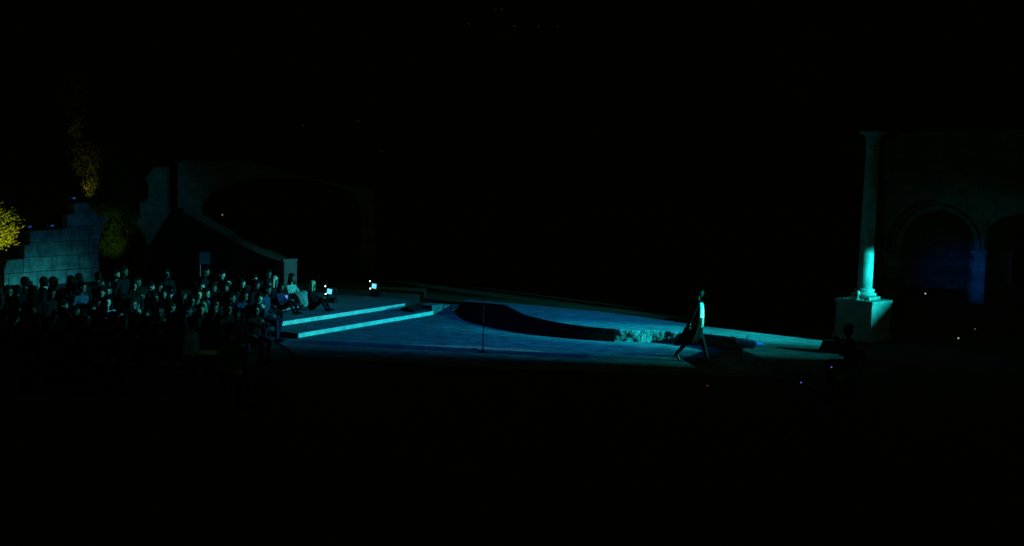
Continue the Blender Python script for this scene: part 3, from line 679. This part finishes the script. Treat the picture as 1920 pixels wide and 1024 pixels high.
def standing(arms='down', hair='short', hm='hair_black', yaw=0):
    f = Fig(); pv = Vector((0, 0, .95)); ch = Vector((.01, 0, 1.33)); nk = Vector((.015, 0, 1.50)); hd = Vector((.04, 0, 1.66))
    f.ell(pv, (.12, .165, .12), BOT)
    for k in (-1, 1): f.cap(pv + Vector((0, k * .03, .08)), ch + Vector((0, k * .065, 0)), .105, .112, TOP)
    f.cap(ch + Vector((0, .15, .08)), ch + Vector((0, -.15, .08)), .06, .06, TOP); f.cap(ch + Vector((0, 0, .1)), nk, .07, .05, TOP); f.cap(nk, hd + Vector((-.02, 0, -.06)), .048, .05, SK); f.head(hd, yaw)
    for k in (-1, 1):
        hp = pv + Vector((0, k * .085, -.03)); kn = Vector((.03 * k, k * .1, .5)); an = Vector((.02 * k - .02, k * .11, .1))
        f.cap(hp, kn, .085, .058, BOT); f.cap(kn, an, .056, .038, BOT); f.cap(an + Vector((-.03, 0, -.055)), an + Vector((.15, k * .03, -.06)), .04, .032, SH)
        sh = ch + Vector((0, k * .195, .075))
        if arms == 'down': el = Vector((-.02, k * .26, 1.12)); wr = Vector((.08, k * .24, .88)); hdir = (.2, -k * .1, -1); cu = (.2, -k, 0)
        elif arms == 'crossed': el = Vector((.04, k * .25, 1.13)); wr = Vector((.20, -k * .04, 1.15 + k * .03)); hdir = (.1, -k, .1); cu = (-1, 0, 0)
        elif arms == 'camera': el = Vector((.14, k * .24, 1.22)); wr = Vector((.26, k * .08, 1.50)); hdir = (.3, -k * .25, .9); cu = (.2, -k, 0)
        f.cap(sh, el, .052, .042, TOP); f.cap(el, wr, .041, .028, TOP); f.hand(wr, hdir, cu, SK, -k)
    root = empty('person', (0, 0, 0)); f.finish('body', .0115, MATS, root); f.hair(hair, root, hm)
    return root
PROT = {'floor': floor_sitting(), 'lap': seated('lap', 0, .04), 'lapl': seated('lap', R(-12), .0, hair='long', hm='hair_brown'), 'clap': seated('clap', R(-8), .06, hair='bob', hm='hair_black'),
        'phone': seated('phone', 0, .02, R(12), 'bun', 'hair_brown'), 'chin': seated('chin', R(-15), .16, R(5), 'short', 'hair_black'),
        'stand': standing(), 'cross': standing('crossed', 'long', 'hair_brown'), 'cam': standing('camera', 'short', 'hair_black')}
HZ = {'floor': .80, 'lap': 1.22, 'lapl': 1.22, 'clap': 1.22, 'phone': 1.22, 'chin': 1.22, 'stand': 1.66, 'cross': 1.66, 'cam': 1.66}
XO = {'floor': .02, 'lap': .10, 'lapl': .06, 'clap': .12, 'phone': .08, 'chin': .22, 'stand': .04, 'cross': .04, 'cam': .04}
used = set()
# folding chair, one mesh per chair: nothing of it but its outline is ever seen
mb = MB()
mb.box((0, 0, .43), (.42, .42, .03)); mb.box((-.22, 0, .72), (.025, .42, .26))
for x, y in ((.19, .19), (.19, -.19), (-.2, .19), (-.2, -.19)): mb.tube([(x, y, 0), (x * .95, y, .43)], .013, 6)
for y in (.2, -.2): mb.tube([(-.2, y, .43), (-.23, y, .86)], .013, 6)
CH = mb.build('folding_chair', 'black_case'); CH.hide_render = False
ch_used = False
def person(px, py, proto, label, top_='cloth_black', bot_='cloth_black', hair=None, zb=0.0, head=-22, skin=None, group='spectators in the crowd', chair=True, s=1.0):
    """px, py: where the face is in the photograph"""
    global ch_used
    g = G(px, py, zb + HZ[proto] * s); rz = R(head + random.uniform(-9, 9))
    base = Vector((g.x, g.y, zb)) - Vector((math.cos(rz), math.sin(rz), 0)) * XO[proto] * s
    if proto in used: r = copy_tree(PROT[proto])
    else: r = PROT[proto]; used.add(proto)
    s *= random.uniform(.9, 1.08); r.location = base; r.rotation_euler = (R(random.uniform(-4, 4)), R(random.uniform(-2, 7)), rz) if proto != 'floor' else (0, 0, rz); r.scale = (s, s * random.uniform(.92, 1.12), s)
    tag(r, label, 'person', group)
    for c in [x for x in bpy.data.objects if x.parent == r]:
        if c.name.startswith('body'):
            for i, m in ((0, skin), (1, top_), (2, bot_)):
                if m: c.material_slots[i].link = 'OBJECT'; c.material_slots[i].material = M[m]
        elif c.name.startswith('hair') and hair: c.material_slots[0].link = 'OBJECT'; c.material_slots[0].material = M[hair]
    if proto not in ('floor', 'stand', 'cross', 'cam') and chair:
        if ch_used: cc = CH.copy(); C.objects.link(cc)
        else: cc = CH; ch_used = True
        cc.location = base; cc.rotation_euler = (0, 0, rz)
        tag(cc, 'dark folding chair hidden beneath a seated spectator', 'chair', 'folding chairs under the crowd')
    return r
W, K, GY, BL, PR, GN, RD, NV = 'cloth_white', 'cloth_black', 'cloth_grey', 'cloth_blue', 'cloth_print', 'cloth_green', 'cloth_red', 'cloth_navy'
LIST = [
 # the back silhouettes against the block wall
 (29, 533, 'stand', 'standing black silhouette of a spectator at far left before the block wall', K), (48, 531, 'stand', 'standing silhouette with narrow head, second along the block wall', K), (63, 541, 'cross', 'long haired silhouette, third along the block wall', K),
 (94, 528, 'cam', 'broad silhouette with raised arms in front of the block wall', K), (106, 531, 'stand', 'silhouette close behind the broad one with raised arms', K), (122, 532, 'cross', 'long haired silhouette below the ledge lamps', K),
 (141, 516, 'stand', 'tallest silhouette in front of the block wall', K), (155, 521, 'cross', 'silhouette just beside the tallest one', K), (177, 515, 'stand', 'silhouette at the arch end of the block wall', K),
 # far back, before the shrub and arches
 (215, 519, 'lap', 'small dim spectator below the green shrub, looking aside', GY), (226, 511, 'stand', 'pale faced spectator standing just below the dark arch', K), (258, 520, 'stand', 'thin dim spectator standing between shrub and arched pier', K), (310, 503, 'cross', 'very dim lone head highest below the black stair wall', K),
 (282, 531, 'phone', 'spectator holding up something glowing below the arched pier', K), (386, 508, 'stand', 'tall spectator standing just under the blue board', K), (410, 520, 'phone', 'dim spectator seated right of the blue board', K),
 (470, 519, 'chin', 'spectator with pale face below the coping slope', K), (452, 536, 'lapl', 'spectator with thin lit face edge below the coping', K),
 # middle rows
 (16, 553, 'lap', 'leftmost pale face, in the second row of heads', K), (39, 547, 'chin', 'spectator leaning forward, second pale face from the frame edge', K), (56, 549, 'lap', 'round faced spectator third from the frame edge', K), (84, 545, 'lapl', 'spectator in blue print top below the big wall blocks', PR), (80, 535, 'stand', 'small yellowish lit face before the wall, dark jacket', K),
 (105, 555, 'clap', 'spectator with low pale face, hands together, under the ledge', K), (123, 547, 'chin', 'leaning spectator with a small lit chin under the ledge lamps', K), (145, 531, 'stand', 'standing spectator with violet scarf tones under the wall top lamp', BL), (149, 554, 'lap', 'spectator with low round face below the standing one in blue', K),
 (170, 549, 'clap', 'clapping spectator with warm lit hands below the carved moulding', K), (206, 546, 'lap', 'bright pale face alone below the green shrub', K), (238, 531, 'cross', 'bright round face below the dark arch, long hair', K), (244, 556, 'lapl', 'dim long haired spectator left of the two bright faces', K), (255, 548, 'phone', 'spectator holding a small bright object before the face', W), (261, 559, 'lap', 'spectator in white just right of the bright object', W),
 (288, 542, 'phone', 'spectator in violet blue with raised hands below the pier', BL), (314, 531, 'lap', 'dim face with white collar below the black stair wall', W), (315, 564, 'chin', 'dim spectator lower below the white collar one', K),
 (329, 545, 'clap', 'spectator in light top left of the bright tall face', GY), (338, 538, 'lap', 'bright long face turned to the stage, dark jacket', K), (327, 560, 'lapl', 'low dim spectator in grey below the light top', GY),
 (361, 560, 'lap', 'large bald looking pale face low in the middle of the crowd', K), (371, 557, 'lapl', 'spectator in grey green right behind the bald looking one', GN), (374, 546, 'chin', 'small leaning face above the bald looking one', K), (378, 528, 'lap', 'clear lit face directly under the tall standing spectator', K), (396, 535, 'lapl', 'bright face with long hair next to the clear lit face', K), (387, 550, 'clap', 'spectator in blue shirt with hands together, mid crowd', BL),
 (402, 561, 'lap', 'spectator in dim green shirt with a pale hand below', GN), (424, 586, 'clap', 'dark spectator with a lit forearm at the edge of the light', K), (454, 554, 'lap', 'pale face low beside the bench, navy clothes', NV), (474, 557, 'chin', 'leaning spectator with faint face at the bench end', K),
 (495, 519, 'lap', 'front row spectator with clear face and dark jacket', K), (495, 547, 'lap', 'front row spectator in blue with bright oval face', BL), (436, 566, 'lap', 'dark spectator left of the low pale face', K), (486, 560, 'floor', 'front row spectator with half lit face by the blue lamp', GY),
 # nearer, mostly out of the light
 (38, 565, 'lapl', 'long haired dim face low at the frame edge', K), (37, 577, 'lap', 'lowest dim face at the frame edge, grey sleeves', GY), (90, 567, 'chin', 'leaning spectator with pale face low in the crowd', K), (131, 564, 'lap', 'large pale round face low below the ledge lamps', K),
 (157, 575, 'chin', 'spectator in blue patterned shirt bending forward', PR), (200, 565, 'lapl', 'spectator in light patterned dress with pale narrow face', PR), (230, 604, 'lap', 'dim spectator with pale hand low in the crowd', GY), (365, 612, 'lap', 'solitary dim spectator in light blue shirt near the white plate', W), (425, 632, 'lapl', 'dim green clothed spectator right of the white plate', GN),
]
for it in LIST:
    px, py, pr_, lab, top_ = it
    hair = random.choice(['hair_black', 'hair_brown', 'hair_black', 'hair_brown', 'hair_brown'])
    person(px, py, pr_, lab, top_, random.choice([K, K, NV]), hair, skin=random.choice([None, None, 'skin_brown_dim', 'skin_shade', 'skin_shade']), group='spectators before the ruins', head=random.uniform(100, 150) if it in LIST[:9] else random.uniform(-50, 0))
# three sharper figures near the lamps, on the upper step
person(516, 522, 'floor', 'spectator with very pale long hair, head turned away, beside the lace dress', K, K, 'hair_blond', zb=2 * S, s=1.12)
lady = person(548, 519, 'floor', 'woman in a teal lace dress in front of the pale pillar', 'lace', 'lace', 'hair_brown', zb=2 * S, s=1.1)
person(587, 531, 'floor', 'blond long haired woman in black, last seated before the bright lamp', K, K, 'hair_blond', zb=2 * S, s=1.0)
person(527, 535, 'floor', 'dark haired spectator low between pale hair and lace dress', NV, K, 'hair_black', zb=2 * S)
# lace skirt
mb = MB(); rings = []
for k, (x, z, rx, ry) in enumerate(((.02, .24, .16, .2), (.12, .33, .22, .22), (.28, .40, .2, .24), (.42, .33, .19, .26), (.52, .16, .2, .28), (.56, .03, .23, .31))):
    rings.append([(x + rx * math.cos(t) * (.55 if k < 3 else 1), ry * math.sin(t) * (1 + .05 * math.sin(7 * t)), z + (.05 if k < 3 else 0) * math.cos(t) * .8) for t in [2 * math.pi * j / 40 for j in range(40)]])
mb.tube_rings(rings, cap=True); mb.build('skirt', 'lace', lady, smooth=True)
# the rest of the crowd: the same dark figures filling the rows
pts = [(i[0], i[1]) for i in LIST]
n = 0; tries = 0
while n < 58 and tries < 6000:
    tries += 1
    px = random.uniform(-5, 500); py = random.uniform(533, 640)
    if py > 615 - max(0, px - 330) * .2 or py < 530 + max(0, 60 - px) * .2: continue
    if any(abs(px - a) < 13 + (py - 530) * .08 and abs(py - b) < 10 + (py - 530) * .1 for a, b in pts): continue
    pts.append((px, py)); n += 1
    person(px, py, random.choice(['lap', 'lapl', 'clap', 'chin', 'lap']), 'dark clothed spectator barely visible among the shadowed rows of the crowd', K, K, random.choice(['hair_black', 'hair_brown']), skin=random.choice(['skin_brown_dim', 'skin_shade']), head=random.uniform(-70, 30), group='barely visible spectators in the shadowed rows')
# crew member
def crew():
    g = G(1590, 728); r = copy_tree(PROT['phone']); r.location = (g.x, g.y, 0); r.rotation_euler = (0, 0, R(140)); cc = CH.copy(); C.objects.link(cc); cc.location = r.location; cc.rotation_euler = r.rotation_euler; tag(cc, 'dark folding chair under the crew member in front of the pedestal', 'chair'); cc.pop('group', None)
    tag(r, 'seated crew member in black, a silhouette in front of the pedestal', 'person')
    for c in [x for x in bpy.data.objects if x.parent == r]:
        if c.name.startswith('body'):
            for i in (0, 1, 2): c.material_slots[i].link = 'OBJECT'; c.material_slots[i].material = M['cloth_black']
    if 'group' in r: del r['group']
    r.scale = (1, 1, 1)
crew()
# white plate on a little table
g = G(389, 659, .74); tb_ = empty('small_table', (g.x, g.y, 0), 0, 'little round table in the dark with a white cloth top', 'table')
mb = MB(); mb.lathe([(.2, .70), (.23, .71), (.23, .735), (.2, .74)], seg=30); mb.build('tabletop', 'white_plate', tb_, smooth=False)
mb = MB(); mb.tube([(0, 0, 0.02), (0, 0, .70)], .025); mb.lathe([(.2, 0), (.18, .03), (.03, .05)], seg=20); mb.build('leg', 'black_metal', tb_)
spot('crowd_low_spot', (16, 20, 4), G(385, 640, .9), 250, (.05, 1, .85), 6, 1, .1)

# ------------------------------------------------------------------ walking model
def model():
    g = G(1299, 679); root = empty('person', (g.x, g.y, 0), R(-6), 'fashion model in long coat coloured dark as shade with light painted on its satin front striding across the stage', 'person')
    f = Fig(); T = 'satin'; LG = 'trouser_dark'
    T = 'coat_shade'; mats = ['skin', 'coat_shade', 'trouser_dark', 'black_metal', 'shoe_lit', 'eye_dark', 'lip']
    pv = Vector((.03, 0, .99)); ch = Vector((.06, 0, 1.36)); nk = Vector((.06, 0, 1.53)); hd = Vector((.09, 0, 1.68))
    f.ell(pv, (.10, .145, .11), LG)
    for k in (-1, 1): f.cap(pv + Vector((.01, k * .03, .08)), ch + Vector((0, k * .05, 0)), .085, .098, T)
    f.cap(ch + Vector((0, .14, .085)), ch + Vector((0, -.14, .085)), .052, .052, T); f.cap(ch + Vector((0, 0, .1)), nk, .06, .043, 'skin'); f.cap(nk, hd + Vector((-.02, 0, -.06)), .042, .045, 'skin'); f.head(hd, 0, R(4))
    # front leg
    f.cap((.05, .08, .97), (.20, .075, .54), .092, .064, LG); f.cap((.20, .075, .54), (.325, .06, .14), .064, .042, LG)
    f.cap((.31, .06, .10), (.47, .06, .035), .036, .026, 'shoe_lit'); f.cap((.30, .06, .10), (.30, .06, .01), .02, .009, 'shoe_lit')  # front shoe pale as lit, rear one black as shaded, both by colour
    # rear leg
    f.cap((.02, -.08, .97), (-.10, -.085, .55), .092, .064, LG); f.cap((-.10, -.085, .55), (-.38, -.09, .22), .064, .042, LG)
    f.cap((-.40, -.09, .19), (-.33, -.09, .045), .036, .028, 'black_metal'); f.cap((-.33, -.09, .04), (-.27, -.09, .03), .03, .022, 'black_metal'); f.cap((-.42, -.09, .17), (-.47, -.09, .09), .018, .008, 'black_metal')
    # near arm swings back, far arm forward
    f.cap((.05, -.185, 1.44), (-.06, -.235, 1.16), .05, .042, T); f.cap((-.06, -.235, 1.16), (-.13, -.22, .92), .041, .028, T); f.hand((-.135, -.22, .90), (-.15, .05, -1), (.3, 1, 0), 'skin', 1)
    f.cap((.07, .185, 1.44), (.09, .235, 1.17), .05, .042, T); f.cap((.09, .235, 1.17), (.12, .2, .94), .041, .028, T); f.hand((.12, .2, .92), (.2, -.1, -1), (0, -1, -.2), 'skin', -1)
    b_ = f.finish('body', .0065, mats, root); b_.data.materials[0] = M['skin_brown_dim']; f.hair('bun', root, 'hair_black')  # skin darkened to stand in for a head out of the beam
    mb = MB(); rings = []
    prof = ((1.51, .06, .07, .11), (1.45, .05, .12, .19), (1.34, .045, .15, .185), (1.2, .045, .16, .18), (1.08, .045, .16, .175), (.95, .035, .17, .19), (.8, -.0, .20, .22), (.65, -.05, .235, .25), (.52, -.095, .275, .275), (.42, -.13, .31, .295))
    nP = 80
    for i, (z, cx, rx, ry) in enumerate(prof):
        t_ = i / (len(prof) - 1); r_ = []
        for j in range(nP):
            a = 2 * math.pi * j / nP; fold = 1 + t_ * .07 * math.sin(9 * a + 1.5 * t_) + t_ * .03 * math.sin(17 * a)
            back_ = max(0, -math.cos(a)) * t_ ** 2
            r_.append((cx + rx * fold * math.cos(a) - back_ * .02, ry * fold * math.sin(a), z - back_ * .02 + .02 * math.sin(5 * a) * t_ + .2 * max(0, t_ - .5) * 2 * (.5 + .5 * math.cos(a)) ** 2))
        rings.append(r_)
    mb.tube_rings(rings, cap=False)
    fr = lambda k, w_: (((k % nP) + .5) / nP * 360 < w_ or ((k % nP) + .5) / nP * 360 > 360 - w_)
    mb.mi = [(1 if k // nP < 4 else 2) if fr(k, 66 if k // nP < 4 else 45) and 1 <= k // nP < 6 else 0 for k in range(len(mb.f))]  # pale front strip and dark remainder paint the lit and unlit sides
    coat = mb.build('coat', ['coat_shade', 'satin', 'satin_green'], root, smooth=True)
    sd = coat.modifiers.new('s', 'SOLIDIFY'); sd.thickness = .008; ss = coat.modifiers.new('u', 'SUBSURF'); ss.levels = 1; ss.render_levels = 1
    mb = MB(); mb.lathe([(.031, -.012), (.036, -.006), (.036, .006), (.031, .012)], (-.13, -.22, .925), 20); mb.build('bracelet', 'bracelet_gold', root, smooth=True)
    mb = MB(); mb.box((-.19, -.22, .80), (.15, .05, .08), 0, .9); bag = mb.build('handbag', 'bracelet_gold', None, bevel=.008); bag.parent = None
    bag.data.materials.clear(); bag.data.materials.append(M['black_case']); bag.location = root.location; bag.rotation_euler = root.rotation_euler
    tag(bag, 'small black clutch bag held by the walking model', 'bag')
model()

# ------------------------------------------------------------------ trees
def tree(name, base, H, rad, nleaf, leafm, label, seed, shape='cone', lean=0, low=.05, cat='tree'):
    rg = random.Random(seed); root = empty(name, base, 0, label, cat)
    mb = MB(); tp = [(lean * t * t * H, .06 * math.sin(t * 5 + seed), t * H * .96) for t in [k / 8 for k in range(9)]]
    mb.tube(tp, [max(.015, .13 * (1 - k / 8.5)) for k in range(9)], 8)
    br = []
    for k in range(int(H * 9)):
        t = low + (1 - low) * (rg.random() ** .8) * .96; a = rg.uniform(0, 6.283)
        if shape == 'cone': r = rad * (1 - t) ** .75 * min(1, (t - low) * 6 + .35) * rg.uniform(.5, 1.15)
        else: r = rad * math.sin(math.pi * min(.98, .18 + t * .8)) * rg.uniform(.45, 1.1)
        p0 = Vector((lean * t * t * H, 0, t * H * .96)); up = rg.uniform(1.0, 2.6) if shape == 'cone' else rg.uniform(.1, .9)
        p1 = p0 + Vector((math.cos(a) * r, math.sin(a) * r, r * up)); br.append((p0, p1))
        if k % 2 == 0: mb.tube([p0, p0.lerp(p1, .5) + Vector((0, 0, -.03)), p1], [.022, .012, .004], 5)
    mb.build('trunk', 'bark', root)
    lf = MB(); vs = []; fs = []
    per = nleaf // len(br)
    for p0, p1 in br:
        d = (p1 - p0); dn = d.normalized(); lnn = d.length
        for _ in range(per):
            t = rg.random() ** .7 * 1.08; sp = .05 + .13 * rg.random()
            q = p0 + d * t + Vector((rg.gauss(0, sp), rg.gauss(0, sp), rg.gauss(0, sp)))
            dr = (dn + Vector((rg.gauss(0, .5), rg.gauss(0, .5), rg.gauss(1.0 if shape == 'cone' else .35, .5)))).normalized(); sd = dr.orthogonal().normalized()
            sd = Matrix.Rotation(rg.uniform(0, 6.28), 3, dr) @ sd
            L_ = rg.uniform(.07, .2) if shape != 'round' else rg.uniform(.05, .11); w_ = L_ * (.12 if shape == 'cone' else .22); i = len(vs)
            vs += [q, q + dr * L_ * .5 + sd * w_, q + dr * L_, q + dr * L_ * .5 - sd * w_]; fs.append((i, i + 1, i + 2, i + 3))
    lf.add(vs, fs); lf.build('crown', leafm, root)
    return root
def at(px, Y): q = P(px, 500, Y); return (q.x, q.y, 0)
tree('conifer_tree', at(-36, 44), 2.6, 1.15, 22000, 'leaf_yellow', 'bright yellow lit conifer cut by the frame edge', 3, 'full', 0, .0)
tree('cypress_tree', at(150, 44), 8.3, .5, 8000, 'leaf_dark', 'tall thin cypress glowing faintly amber behind the ruined wall top', 5, 'cone', .004)
tree('cypress_tree', at(176, 43.4), 5.4, .34, 9000, 'leaf_dark', 'shorter feathery cypress brightest beside the wall top lamp', 8, 'cone', .003)
tree('shrub', at(212, 43.2), 4.3, .5, 8000, 'leaf_yellow', 'dark green climbing shrub between the ruined wall and arched pier', 11, 'cone', 0, .0, 'shrub')
tree('shrub', at(236, 44), 4.3, .5, 9000, 'leaf_dark', 'dim thin shrub close to the arched pier', 12, 'round', 0, .02, 'shrub')

print('objects', len(bpy.data.objects))
